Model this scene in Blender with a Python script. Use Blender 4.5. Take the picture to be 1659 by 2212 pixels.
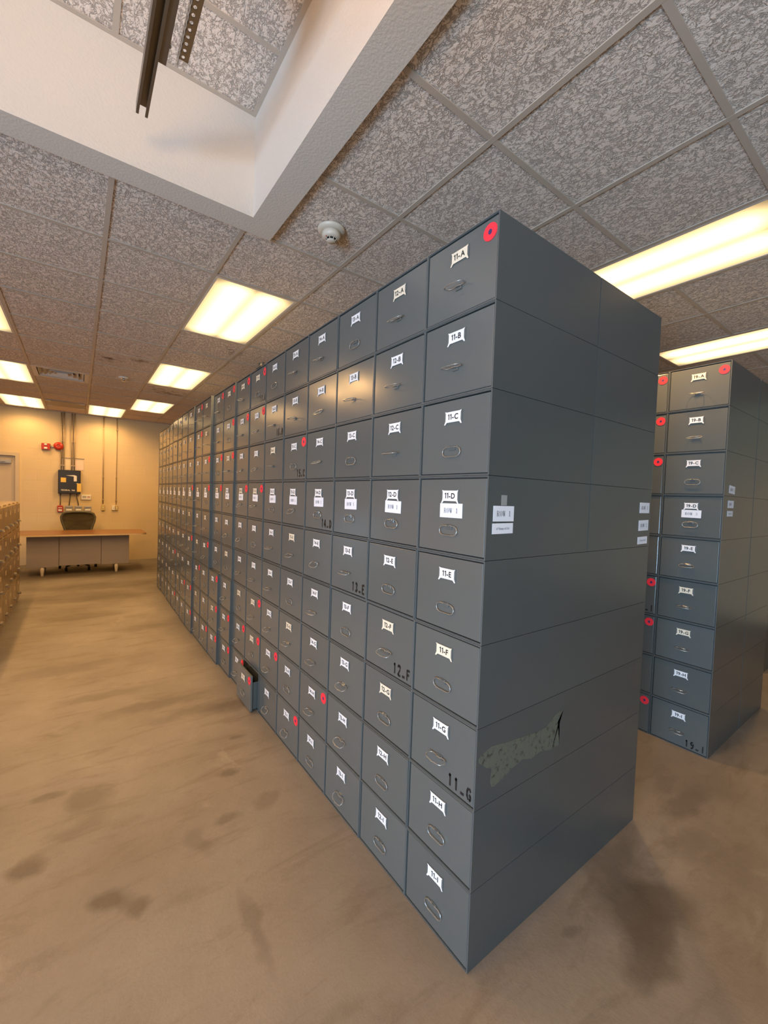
import bpy, bmesh, math, random
from mathutils import Vector, Matrix
random.seed(7)
S = bpy.context.scene
for o in list(bpy.data.objects): bpy.data.objects.remove(o)
COL = S.collection
PI = math.pi

# ------------------------------------------------------------------ camera
CX, CY, CZ = -1.0320, -0.8637, 1.5400
YAW, PITCH, ROLL = 0.6315, -0.0354, 0.0348
FPX = 903.5
cam_d = bpy.data.cameras.new('camera')
cam_d.sensor_fit = 'VERTICAL'; cam_d.sensor_height = 24.0; cam_d.sensor_width = 18.0
cam_d.lens = FPX * 24.0 / 2212.0
cam_d.clip_start = 0.02; cam_d.clip_end = 60
cam = bpy.data.objects.new('camera', cam_d); COL.objects.link(cam)
_c, _s = math.cos(YAW), math.sin(YAW); _cp, _sp = math.cos(PITCH), math.sin(PITCH)
fwd = Vector((_s*_cp, _c*_cp, _sp)); rt = Vector((_c, -_s, 0)); up = rt.cross(fwd)
r2 = math.cos(ROLL)*rt + math.sin(ROLL)*up; u2 = -math.sin(ROLL)*rt + math.cos(ROLL)*up
M = Matrix((r2, u2, -fwd)).transposed().to_4x4(); M.translation = (CX, CY, CZ)
cam.matrix_world = M
S.camera = cam

# ------------------------------------------------------------------ world, light, exposure
S.view_settings.view_transform = 'Standard'; S.view_settings.look = 'None'
S.view_settings.gamma = 1; S.view_settings.exposure = 0.18; S.view_settings.use_curve_mapping = False
w = bpy.data.worlds.new('sky'); S.world = w; w.use_nodes = True
bg = w.node_tree.nodes['Background']; bg.inputs[0].default_value = (0.45, 0.65, 1.0, 1); bg.inputs[1].default_value = 1.2
WARM = (1.0, 0.70, 0.34)          # diffuser colour
LAMP = 2.3                         # troffer diffuser strength
TUBE = 50.0                        # watts of each tube pair lamp
TUBEC = (1.0, 0.54, 0.18)
DAY = 350.0                        # daylight at the roller door opening, left of the camera
UP = 54.0                          # pendant uplight
def area(name, loc, size, sizey, rot, power, color):
    l = bpy.data.lights.new(name, 'AREA'); l.shape = 'RECTANGLE'; l.size = size; l.size_y = sizey
    l.energy = power; l.color = color
    o = bpy.data.objects.new(name, l); COL.objects.link(o); o.location = loc; o.rotation_euler = rot
    return o
area('daylight_door', (-5.02, -2.3, .72), 1.35, 2.3, (0, -PI/2-.10, 0), DAY, (0.44, 0.71, 1.0))
HC = 2.989                         # ceiling height
RC = 3.47                          # recess ceiling height
GX, GY, T = 0.3027, 0.3091, 0.61   # ceiling grid

# ------------------------------------------------------------------ materials
def new_mat(name):
    m = bpy.data.materials.new(name); m.use_nodes = True
    return m, m.node_tree.nodes, m.node_tree.links, m.node_tree.nodes['Principled BSDF']
def plain(name, col, rough=0.6, metal=0.0, spec=0.5, bump=0.0, bscale=200, var=0.06):
    m, n, l, b = new_mat(name)
    b.inputs['Roughness'].default_value = rough; b.inputs['Metallic'].default_value = metal
    b.inputs['Specular IOR Level'].default_value = spec
    tc = n.new('ShaderNodeTexCoord'); nz = n.new('ShaderNodeTexNoise'); nz.inputs['Scale'].default_value = 6; nz.inputs['Detail'].default_value = 4
    l.new(tc.outputs['Object'], nz.inputs['Vector'])
    mx = n.new('ShaderNodeMix'); mx.data_type = 'RGBA'
    l.new(nz.outputs['Fac'], mx.inputs[0])
    mx.inputs[6].default_value = tuple(c*(1-var) for c in col) + (1,)
    mx.inputs[7].default_value = tuple(min(1, c*(1+var)) for c in col) + (1,)
    l.new(mx.outputs[2], b.inputs['Base Color'])
    if bump:
        n2 = n.new('ShaderNodeTexNoise'); n2.inputs['Scale'].default_value = bscale; n2.inputs['Detail'].default_value = 3
        l.new(tc.outputs['Object'], n2.inputs['Vector'])
        bp = n.new('ShaderNodeBump'); bp.inputs['Strength'].default_value = bump; bp.inputs['Distance'].default_value = 0.002
        l.new(n2.outputs['Fac'], bp.inputs['Height']); l.new(bp.outputs[0], b.inputs['Normal'])
    return m
def paint_metal(name, col, rough=0.33, bump=0.2):
    """enamelled sheet steel: world-varying tone, faint smears in the gloss"""
    m, n, l, b = new_mat(name)
    geo = n.new('ShaderNodeNewGeometry'); oi = n.new('ShaderNodeObjectInfo')
    nz = n.new('ShaderNodeTexNoise'); nz.inputs['Scale'].default_value = 1.6; nz.inputs['Detail'].default_value = 5
    l.new(geo.outputs['Position'], nz.inputs['Vector'])
    mx = n.new('ShaderNodeMix'); mx.data_type = 'RGBA'
    ad = n.new('ShaderNodeMath'); ad.operation = 'MULTIPLY_ADD'; ad.inputs[1].default_value = 0.45; 
    l.new(oi.outputs['Random'], ad.inputs[0])
    ml = n.new('ShaderNodeMath'); ml.operation = 'MULTIPLY'; ml.inputs[1].default_value = 0.55
    l.new(nz.outputs['Fac'], ml.inputs[0]); l.new(ml.outputs[0], ad.inputs[2]); l.new(ad.outputs[0], mx.inputs[0])
    mx.inputs[6].default_value = tuple(c*0.86 for c in col) + (1,); mx.inputs[7].default_value = tuple(c*1.14 for c in col) + (1,)
    l.new(mx.outputs[2], b.inputs['Base Color'])
    b.inputs['Roughness'].default_value = rough
    b.inputs['Specular IOR Level'].default_value = 0.9
    n3 = n.new('ShaderNodeTexNoise'); n3.inputs['Scale'].default_value = 7; l.new(geo.outputs['Position'], n3.inputs['Vector'])
    bp = n.new('ShaderNodeBump'); bp.inputs['Strength'].default_value = bump; bp.inputs['Distance'].default_value = 0.003
    l.new(n3.outputs['Fac'], bp.inputs['Height']); l.new(bp.outputs[0], b.inputs['Normal'])
    return m
BOX = paint_metal('box_enamel', (0.068, 0.083, 0.088), 0.27, 0.0)
FRONT = paint_metal('front_enamel', (0.105, 0.115, 0.113), 0.20, 0.12)
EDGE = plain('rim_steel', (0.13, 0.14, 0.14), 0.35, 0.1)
TAN = paint_metal('tan_enamel', (0.25, 0.165, 0.08), 0.28)
TANLIGHT = plain('tan_trim', (0.62, 0.48, 0.30), 0.35)
STEEL = plain('bare_steel', (0.42, 0.41, 0.38), 0.28, 0.9)
DSTEEL = plain('dark_steel', (0.22, 0.20, 0.17), 0.38, 0.8)
HANDLE = plain('handle_wire', (0.40, 0.41, 0.41), 0.28, 0.75)
CARD = plain('white_card', (0.86, 0.85, 0.86), 0.5, var=0.02)
CREAM = plain('cream_card', (0.84, 0.74, 0.58), 0.5, var=0.03)
PAPER = plain('copy_paper', (0.80, 0.81, 0.88), 0.55, var=0.015)
TAPE = plain('clear_tape', (0.30, 0.31, 0.31), 0.25)
INK = plain('black_ink', (0.012, 0.012, 0.012), 0.5)
GREYINK = plain('grey_ink', (0.10, 0.10, 0.13), 0.6)
RED = plain('red_paper', (0.95, 0.035, 0.06), 0.5, var=0.03)
NAVY = plain('navy_ink', (0.05, 0.035, 0.14), 0.5)
ALARM = plain('alarm_red', (0.45, 0.03, 0.012), 0.35)
CREAMPLASTIC = plain('cream_plastic', (0.62, 0.55, 0.46), 0.4)
WHITEPLASTIC = plain('white_plastic', (0.78, 0.76, 0.72), 0.4)
BLACKP = plain('black_metal', (0.012, 0.012, 0.016), 0.35)
DARKGAP = plain('dark_void', (0.004, 0.004, 0.004), 0.9)
YELLOW = plain('yellow_note', (0.80, 0.55, 0.12), 0.6)
TRIMWHITE = plain('t_bar_enamel', (0.66, 0.60, 0.54), 0.5)
TBAR = plain('grid_bar', (0.50, 0.42, 0.35), 0.5)
DOORCOL = plain('door_paint', (0.60, 0.50, 0.36), 0.5)
DESKGREY = plain('desk_enamel', (0.27, 0.245, 0.26), 0.45)
WOOD = plain('desk_laminate', (0.27, 0.125, 0.05), 0.32, var=0.22)
LEGW = plain('desk_leg', (0.60, 0.54, 0.46), 0.4)
MESHB = plain('chair_mesh', (0.10, 0.082, 0.045), 0.8, bump=0.4, bscale=400)
CHAIRF = plain('chair_frame', (0.085, 0.082, 0.062), 0.45)
CONDUIT = plain('conduit_paint', (0.46, 0.36, 0.22), 0.4, 0.2)
GREYBOX = plain('grey_switch', (0.36, 0.37, 0.42), 0.35)

def wall_mat(name, col, blocks=True):
    m, n, l, b = new_mat(name)
    geo = n.new('ShaderNodeNewGeometry')
    sx = n.new('ShaderNodeSeparateXYZ'); l.new(geo.outputs['Position'], sx.inputs[0])
    cb = n.new('ShaderNodeCombineXYZ')
    ax = n.new('ShaderNodeMath'); ax.operation = 'ADD'; l.new(sx.outputs[0], ax.inputs[0]); l.new(sx.outputs[1], ax.inputs[1])
    l.new(ax.outputs[0], cb.inputs[0]); l.new(sx.outputs[2], cb.inputs[1])
    br = n.new('ShaderNodeTexBrick'); l.new(cb.outputs[0], br.inputs['Vector'])
    br.inputs['Scale'].default_value = 1.0; br.inputs['Brick Width'].default_value = 0.406; br.inputs['Row Height'].default_value = 0.203
    br.inputs['Mortar Size'].default_value = 0.004; br.inputs['Mortar Smooth'].default_value = 0.5
    br.inputs['Color1'].default_value = tuple(col)+(1,); br.inputs['Color2'].default_value = tuple(c*0.97 for c in col)+(1,)
    br.inputs['Mortar'].default_value = tuple(c*0.95 for c in col)+(1,)
    nz = n.new('ShaderNodeTexNoise'); nz.inputs['Scale'].default_value = 90; nz.inputs['Detail'].default_value = 3
    l.new(geo.outputs['Position'], nz.inputs['Vector'])
    if blocks: l.new(br.outputs['Color'], b.inputs['Base Color'])
    else: b.inputs['Base Color'].default_value = tuple(col)+(1,)
    ad = n.new('ShaderNodeMath'); ad.operation = 'MULTIPLY_ADD'; ad.inputs[1].default_value = -0.8 if blocks else 0.0
    l.new(br.outputs['Fac'], ad.inputs[0]); l.new(nz.outputs['Fac'], ad.inputs[2])
    bp = n.new('ShaderNodeBump'); bp.inputs['Strength'].default_value = 0.45; bp.inputs['Distance'].default_value = 0.003
    l.new(ad.outputs[0], bp.inputs['Height']); l.new(bp.outputs[0], b.inputs['Normal'])
    b.inputs['Roughness'].default_value = 0.55
    return m
WALL = wall_mat('painted_block', (0.70, 0.56, 0.34))
DRY = wall_mat('textured_drywall', (0.66, 0.60, 0.54), False)

def tile_mat():
    m, n, l, b = new_mat('fissured_tile')
    geo = n.new('ShaderNodeNewGeometry')
    # thin meandering fissures between crusty lumps
    def nz(scale, det, rough, dist):
        q = n.new('ShaderNodeTexNoise'); q.inputs['Scale'].default_value = scale; q.inputs['Detail'].default_value = det; q.inputs['Roughness'].default_value = rough; q.inputs['Distortion'].default_value = dist
        mp = n.new('ShaderNodeMapping'); mp.inputs['Scale'].default_value = (1.0, 0.7, 1); mp.inputs['Rotation'].default_value = (0, 0, 0.35)
        l.new(geo.outputs['Position'], mp.inputs[0]); l.new(mp.outputs[0], q.inputs['Vector']); return q.outputs['Fac']
    def crack(v, c, wd):
        s1 = n.new('ShaderNodeMath'); s1.operation = 'SUBTRACT'; l.new(v, s1.inputs[0]); s1.inputs[1].default_value = c
        s2 = n.new('ShaderNodeMath'); s2.operation = 'ABSOLUTE'; l.new(s1.outputs[0], s2.inputs[0])
        s3 = n.new('ShaderNodeMapRange'); s3.inputs[1].default_value = 0; s3.inputs[2].default_value = wd; l.new(s2.outputs[0], s3.inputs[0]); return s3.outputs[0]
    va = nz(33, 5, .62, .5); vb = nz(75, 4, .6, .4)
    ca = crack(va, .5, .034); cb = crack(vb, .45, .022)
    mn = n.new('ShaderNodeMath'); mn.operation = 'MINIMUM'; l.new(ca, mn.inputs[0]); l.new(cb, mn.inputs[1])
    class rp: outputs = [mn.outputs[0]]
    ad = n.new('ShaderNodeMath'); ad.operation = 'MULTIPLY_ADD'; ad.inputs[1].default_value = 1.6
    l.new(vb, ad.inputs[0]); l.new(mn.outputs[0], ad.inputs[2])
    bp = n.new('ShaderNodeBump'); bp.inputs['Strength'].default_value = 0.9; bp.inputs['Distance'].default_value = 0.003
    l.new(ad.outputs[0], bp.inputs['Height']); l.new(bp.outputs[0], b.inputs['Normal'])
    # water stains on three tiles
    sx = n.new('ShaderNodeSeparateXYZ'); l.new(geo.outputs['Position'], sx.inputs[0])
    ns = n.new('ShaderNodeTexNoise'); ns.inputs['Scale'].default_value = 9; ns.inputs['Detail'].default_value = 5; l.new(geo.outputs['Position'], ns.inputs['Vector'])
    acc = None
    for (x, y, r) in [(-0.78, 4.85, 0.20), (-0.45, 4.66, 0.16), (0.06, 6.2, 0.30), (-0.1, 6.05, 0.2), (0.26, 3.66, 0.13)]:
        v = n.new('ShaderNodeVectorMath'); v.operation = 'DISTANCE'; l.new(geo.outputs['Position'], v.inputs[0]); v.inputs[1].default_value = (x, y, HC)
        mr = n.new('ShaderNodeMapRange'); mr.inputs[1].default_value = r; mr.inputs[2].default_value = 0.0; l.new(v.outputs['Value'], mr.inputs[0])
        if acc is None: acc = mr.outputs[0]
        else:
            a = n.new('ShaderNodeMath'); a.operation = 'MAXIMUM'; l.new(acc, a.inputs[0]); l.new(mr.outputs[0], a.inputs[1]); acc = a.outputs[0]
    mu = n.new('ShaderNodeMath'); mu.operation = 'MULTIPLY'; l.new(acc, mu.inputs[0])
    rs = n.new('ShaderNodeValToRGB'); rs.color_ramp.elements[0].position = 0.45; rs.color_ramp.elements[1].position = 0.6; l.new(ns.outputs['Fac'], rs.inputs[0])
    l.new(rs.outputs[0], mu.inputs[1])
    cr = n.new('ShaderNodeMix'); cr.data_type = 'RGBA'; l.new(rp.outputs[0], cr.inputs[0])
    cr.inputs[6].default_value = (0.54, 0.45, 0.385, 1); cr.inputs[7].default_value = (0.84, 0.72, 0.635, 1)
    m2 = n.new('ShaderNodeMix'); m2.data_type = 'RGBA'; l.new(mu.outputs[0], m2.inputs[0]); l.new(cr.outputs[2], m2.inputs[6]); m2.inputs[7].default_value = (0.16, 0.09, 0.05, 1)
    l.new(m2.outputs[2], b.inputs['Base Color']); b.inputs['Roughness'].default_value = 0.85
    b.inputs['Specular IOR Level'].default_value = 0.2
    return m
TILE = tile_mat()

def floor_mat():
    m, n, l, b = new_mat('stained_concrete')
    geo = n.new('ShaderNodeNewGeometry'); P = geo.outputs['Position']
    def noise(scale, det=5, rough=0.6, dist=0.0, vec=P):
        q = n.new('ShaderNodeTexNoise'); q.inputs['Scale'].default_value = scale; q.inputs['Detail'].default_value = det
        q.inputs['Roughness'].default_value = rough; q.inputs['Distortion'].default_value = dist; l.new(vec, q.inputs['Vector']); return q.outputs['Fac']
    def ramp(v, a, c):
        r = n.new('ShaderNodeMapRange'); r.inputs[1].default_value = a; r.inputs[2].default_value = c; l.new(v, r.inputs[0]); return r.outputs[0]
    def mix(f, A, B):
        q = n.new('ShaderNodeMix'); q.data_type = 'RGBA'; l.new(f, q.inputs[0])
        for i, X in ((6, A), (7, B)):
            if isinstance(X, tuple): q.inputs[i].default_value = X + (1,)
            else: l.new(X, q.inputs[i])
        return q.outputs[2]
    def mul(a, c):
        q = n.new('ShaderNodeMath'); q.operation = 'MULTIPLY'; l.new(a, q.inputs[0])
        if isinstance(c, (int, float)): q.inputs[1].default_value = c
        else: l.new(c, q.inputs[1])
        return q.outputs[0]
    base = mix(ramp(noise(1.3, 6), 0.32, 0.68), (0.195, 0.172, 0.147), (0.285, 0.256, 0.222))
    # drag streaks lying mostly across the aisle
    mp = n.new('ShaderNodeMapping'); mp.inputs['Scale'].default_value = (1.0, 4.0, 1); mp.inputs['Rotation'].default_value = (0, 0, 0.35); l.new(P, mp.inputs[0])
    base = mix(mul(ramp(noise(2.4, 7, 0.68, 0.6, mp.outputs[0]), 0.52, 0.70), 0.45), base, (0.12, 0.09, 0.065))
    base = mix(mul(ramp(noise(55, 4, 0.7), 0.5, 0.75), 0.25), base, (0.17, 0.14, 0.11))
    base = mix(mul(ramp(noise(2.0, 8, 0.7, 1.2), 0.60, 0.72), 0.35), base, (0.40, 0.35, 0.29))
    # individual oil stains, plus broad darker patches around the desk, warped by noise
    wn = n.new('ShaderNodeTexNoise'); wn.inputs['Scale'].default_value = 6; wn.inputs['Detail'].default_value = 4; l.new(P, wn.inputs['Vector'])
    ws = n.new('ShaderNodeVectorMath'); ws.operation = 'MULTIPLY_ADD'; l.new(wn.outputs['Color'], ws.inputs[0]); ws.inputs[1].default_value = (0.18, 0.18, 0); l.new(P, ws.inputs[2])
    st = [(0.70, -0.20, .17, .13, .85), (0.82, -0.28, .14, .11, .8), (0.56, -0.30, .14, .08, .8), (0.85, -0.06, .16, .08, .6), (1.05, -0.03, .12, .07, .5), (0.42, -0.13, .06, .03, .5), (1.25, -0.22, .14, .06, .45), (1.55, -0.10, .22, .07, .5), (1.62, .02, .12, .04, .35), (1.15, -.38, .30, .12, .4), (.75, -.5, .2, .1, .35),
          (-1.185, 1.254, .075, .055, .8), (-0.937, .925, .08, .055, .85), (-0.855, .848, .065, .05, .7), (-0.97, 1.60, .10, .14, .55), (-1.037, 1.40, .1, .06, .4),
          (-0.36, 1.40, .06, .03, .75), (-1.149, 1.708, .06, .03, .6), (-0.60, 1.02, .04, .07, .4), (-0.45, 1.08, .07, .03, .6), (-0.22, 1.75, .05, .03, .6), (0.05, 0.95, .03, .02, .4),
          (-0.25, 1.1, .06, .05, .4), (-0.59, 2.45, .30, .09, .6), (-0.1, 2.15, .22, .08, .55), (-0.35, 2.2, .3, .08, .5), (-0.9, 2.8, .3, .07, .45), (-1.1, 3.5, .3, .12, .4), (-1.0, 5.2, .5, .15, .45), (-0.4, 4.4, .3, .12, .4), (-0.6, 6.1, .6, .2, .45), (-0.95, 8.3, 1.1, .45, .8), (-0.5, 7.0, .9, .3, .5), (-1.0, 6.3, .6, .3, .5), (-.52, .55, .03, .16, .45)]
    for (x, y, rx, ry, a) in st:
        mpp = n.new('ShaderNodeMapping'); mpp.vector_type = 'POINT'
        mpp.inputs['Location'].default_value = (-(x+.09)/rx, -(y+.09)/ry, 0); mpp.inputs['Scale'].default_value = (1/rx, 1/ry, 0)
        l.new(ws.outputs[0], mpp.inputs[0])
        ln = n.new('ShaderNodeVectorMath'); ln.operation = 'LENGTH'; l.new(mpp.outputs[0], ln.inputs[0])
        base = mix(mul(ramp(ln.outputs['Value'], 1.25, 0.55), a*0.8), base, (0.085, 0.068, 0.055))
    l.new(base, b.inputs['Base Color'])
    mr = n.new('ShaderNodeMapRange'); mr.inputs[3].default_value = 0.42; mr.inputs[4].default_value = 0.70; l.new(noise(3, 5), mr.inputs[0]); l.new(mr.outputs[0], b.inputs['Roughness'])
    bp = n.new('ShaderNodeBump'); bp.inputs['Strength'].default_value = 0.35; bp.inputs['Distance'].default_value = 0.003
    l.new(noise(28, 6, 0.7), bp.inputs['Height']); l.new(bp.outputs[0], b.inputs['Normal'])
    b.inputs['Specular IOR Level'].default_value = 0.35
    return m
FLOOR = floor_mat()

def lamp_mat():
    m, n, l, b = new_mat('lit_diffuser')
    n.remove(b)
    tc = n.new('ShaderNodeTexCoord'); sx = n.new('ShaderNodeSeparateXYZ'); l.new(tc.outputs['Object'], sx.inputs[0])
    ab = n.new('ShaderNodeMath'); ab.operation = 'ABSOLUTE'; l.new(sx.outputs[0], ab.inputs[0])
    sb = n.new('ShaderNodeMath'); sb.operation = 'SUBTRACT'; sb.inputs[1].default_value = 0.12; l.new(ab.outputs[0], sb.inputs[0])
    a2 = n.new('ShaderNodeMath'); a2.operation = 'ABSOLUTE'; l.new(sb.outputs[0], a2.inputs[0])
    mr = n.new('ShaderNodeMapRange'); mr.interpolation_type = 'SMOOTHSTEP'; mr.inputs[1].default_value = 0.0; mr.inputs[2].default_value = 0.17; mr.inputs[3].default_value = LAMP*1.5; mr.inputs[4].default_value = LAMP*0.40
    l.new(a2.outputs[0], mr.inputs[0])
    em = n.new('ShaderNodeEmission'); em.inputs[0].default_value = WARM + (1,); l.new(mr.outputs[0], em.inputs[1])
    # the tubes stop short of the ends
    ay = n.new('ShaderNodeMath'); ay.operation = 'ABSOLUTE'; l.new(sx.outputs[1], ay.inputs[0])
    my = n.new('ShaderNodeMapRange'); my.interpolation_type = 'SMOOTHSTEP'; my.inputs[1].default_value = 0.45; my.inputs[2].default_value = 0.60; my.inputs[3].default_value = 1; my.inputs[4].default_value = 0.35
    l.new(ay.outputs[0], my.inputs[0])
    mu = n.new('ShaderNodeMath'); mu.operation = 'MULTIPLY'; l.new(mr.outputs[0], mu.inputs[0]); l.new(my.outputs[0], mu.inputs[1]); l.new(mu.outputs[0], em.inputs[1])
    l.new(em.outputs[0], n['Material Output'].inputs[0])
    return m
LIT = lamp_mat()
def rust_mat():
    m, n, l, b = new_mat('adhesive_residue')
    geo = n.new('ShaderNodeNewGeometry')
    v = n.new('ShaderNodeTexNoise'); v.inputs['Scale'].default_value = 42; v.inputs['Detail'].default_value = 5; v.inputs['Roughness'].default_value = .7; l.new(geo.outputs['Position'], v.inputs['Vector'])
    r = n.new('ShaderNodeValToRGB'); e = r.color_ramp.elements; e[0].position = .36; e[0].color = (.04, .025, .012, 1); e[1].position = .47; e[1].color = (.11, .115, .09, 1)
    x = e.new(.7); x.color = (.13, .12, .08, 1)
    l.new(v.outputs['Fac'], r.inputs[0]); l.new(r.outputs[0], b.inputs['Base Color']); b.inputs['Roughness'].default_value = .8
    return m
RUST = rust_mat()

# ------------------------------------------------------------------ mesh helpers
def box(bm, x0, x1, y0, y1, z0, z1, mi=0):
    vs = [bm.verts.new(p) for p in ((x0,y0,z0),(x1,y0,z0),(x1,y1,z0),(x0,y1,z0),(x0,y0,z1),(x1,y0,z1),(x1,y1,z1),(x0,y1,z1))]
    fs = [bm.faces.new([vs[i] for i in f]) for f in ((0,3,2,1),(4,5,6,7),(0,1,5,4),(1,2,6,5),(2,3,7,6),(3,0,4,7))]
    for f in fs: f.material_index = mi
    return vs
def bbox(bm, x0, x1, y0, y1, z0, z1, bev=0.003, seg=2, mi=0):
    vs = box(bm, x0, x1, y0, y1, z0, z1, mi)
    es = list({e for v in vs for e in v.link_edges})
    bmesh.ops.bevel(bm, geom=es, offset=bev, segments=seg, affect='EDGES', profile=0.5)
def prism(bm, pts, axis, a, c, mi=0):
    """2-D polygon extruded along axis; pts in the other two axes (cyclic order)"""
    def P(u, v, w):
        return {'x': (w, u, v), 'y': (u, w, v), 'z': (u, v, w)}[axis]
    A = [bm.verts.new(P(u, v, a)) for u, v in pts]; B = [bm.verts.new(P(u, v, c)) for u, v in pts]
    n = len(pts); fs = [bm.faces.new(A), bm.faces.new(list(reversed(B)))]
    for i in range(n): fs.append(bm.faces.new((A[i], B[i], B[(i+1)%n], A[(i+1)%n])))
    for f in fs: f.material_index = mi
    return fs
def tube(bm, pts, r, seg=8, closed=False, mi=0):
    pts = [Vector(p) for p in pts]; n = len(pts); rings = []
    ref = Vector((0, 0, 1))
    prev = None
    for i, p in enumerate(pts):
        if closed: t = (pts[(i+1)%n]-pts[i-1]).normalized()
        else: t = (pts[min(i+1, n-1)]-pts[max(i-1, 0)]).normalized()
        if prev is None:
            u = t.cross(ref if abs(t.z) < .9 else Vector((1, 0, 0))).normalized()
        else:
            u = (prev - t*prev.dot(t)).normalized()
        prev = u; v = t.cross(u)
        rings.append([bm.verts.new(p + r*(math.cos(2*PI*k/seg)*u + math.sin(2*PI*k/seg)*v)) for k in range(seg)])
    m = n if closed else n-1
    for i in range(m):
        A, B = rings[i], rings[(i+1)%n]
        for k in range(seg):
            f = bm.faces.new((A[k], A[(k+1)%seg], B[(k+1)%seg], B[k])); f.smooth = True; f.material_index = mi
    if not closed:
        bm.faces.new(list(reversed(rings[0]))).material_index = mi; bm.faces.new(rings[-1]).material_index = mi
def lathe(bm, prof, c, axis='z', seg=32, mi=0, sgn=1):
    rings = []
    for r, h in prof:
        ring = []
        for k in range(seg):
            a = 2*PI*k/seg; u, v = r*math.cos(a), r*math.sin(a)
            p = {'z': (u, v, h*sgn), 'y': (u, h*sgn, v), 'x': (h*sgn, u, v)}[axis]
            ring.append(bm.verts.new(Vector(c)+Vector(p)))
        rings.append(ring)
    for A, B in zip(rings, rings[1:]):
        for k in range(seg):
            f = bm.faces.new((A[k], A[(k+1)%seg], B[(k+1)%seg], B[k])); f.smooth = True; f.material_index = mi
    for R_ in (rings[0], rings[-1]):
        try: bm.faces.new(R_).material_index = mi
        except Exception: pass
def mk(bm):
    bmesh.ops.recalc_face_normals(bm, faces=bm.faces)
    me = bpy.data.meshes.new('mesh'); bm.to_mesh(me); bm.free(); return me
def obj(name, me, mats, parent=None, loc=None):
    if isinstance(me, bmesh.types.BMesh): me = mk(me)
    if not isinstance(mats, (list, tuple)): mats = [mats]
    if not me.materials:
        for m in mats: me.materials.append(m)
    me.name = name
    o = bpy.data.objects.new(name, me); COL.objects.link(o)
    if parent: o.parent = parent
    if loc: o.location = loc
    return o
def empty(name, loc, label, cat, group=None, rz=0):
    o = bpy.data.objects.new(name, None); COL.objects.link(o); o.location = loc; o.rotation_euler = (0, 0, rz)
    o.empty_display_size = 0.05; o['label'] = label; o['category'] = cat
    if group: o['group'] = group
    return o
def tag(o, label, cat, group=None):
    o['label'] = label; o['category'] = cat
    if group: o['group'] = group
    return o
def struct(name, bm, mats):
    o = obj(name, bm, mats); o['kind'] = 'structure'; return o
def B(): return bmesh.new()

# ------------------------------------------------------------------ text
_tc = {}
def text_geo(s, bold=0.0):
    """list of (verts2d, faces) for the built-in sans font, height about 0.72 units"""
    k = (s, bold)
    if k in _tc: return _tc[k]
    cu = bpy.data.curves.new('t', 'FONT'); cu.body = s; cu.align_x = 'CENTER'; cu.offset = bold; cu.resolution_u = 3
    o = bpy.data.objects.new('t', cu); COL.objects.link(o)
    bpy.context.view_layer.update()
    me = bpy.data.meshes.new_from_object(o.evaluated_get(bpy.context.evaluated_depsgraph_get()))
    vs = [(v.co.x, v.co.y) for v in me.vertices]; fs = [tuple(p.vertices) for p in me.polygons]
    bpy.data.objects.remove(o); bpy.data.curves.remove(cu); bpy.data.meshes.remove(me)
    _tc[k] = (vs, fs); return _tc[k]
def card_geo(s, bold):
    """text set letter by letter; every 1 gets a flag so that it cannot be read as an I"""
    V, F, x = [], [], 0.0
    for ch in s:
        if ch == '1':
            vs = [(.15, 0), (.29, 0), (.29, .74), (.17, .74), (.0, .60), (.04, .51), (.15, .57)]; fs = [(0, 1, 2, 3, 4, 5, 6)]
        else: vs, fs = text_geo(ch, bold)
        x0 = min(v[0] for v in vs); x1 = max(v[0] for v in vs); n0 = len(V)
        V += [(v[0]-x0+x, v[1]) for v in vs]; F += [tuple(i+n0 for i in f) for f in fs]
        x += (x1-x0)+.11
    w2 = (x-.11)/2
    return [(a-w2, b_) for a, b_ in V], F
def put_text(bm, geo, place, mi):
    vs, fs = geo
    V = [bm.verts.new(place(x, y)) for x, y in vs]
    for f in fs:
        try: bm.faces.new([V[i] for i in f]).material_index = mi
        except Exception: pass
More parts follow.
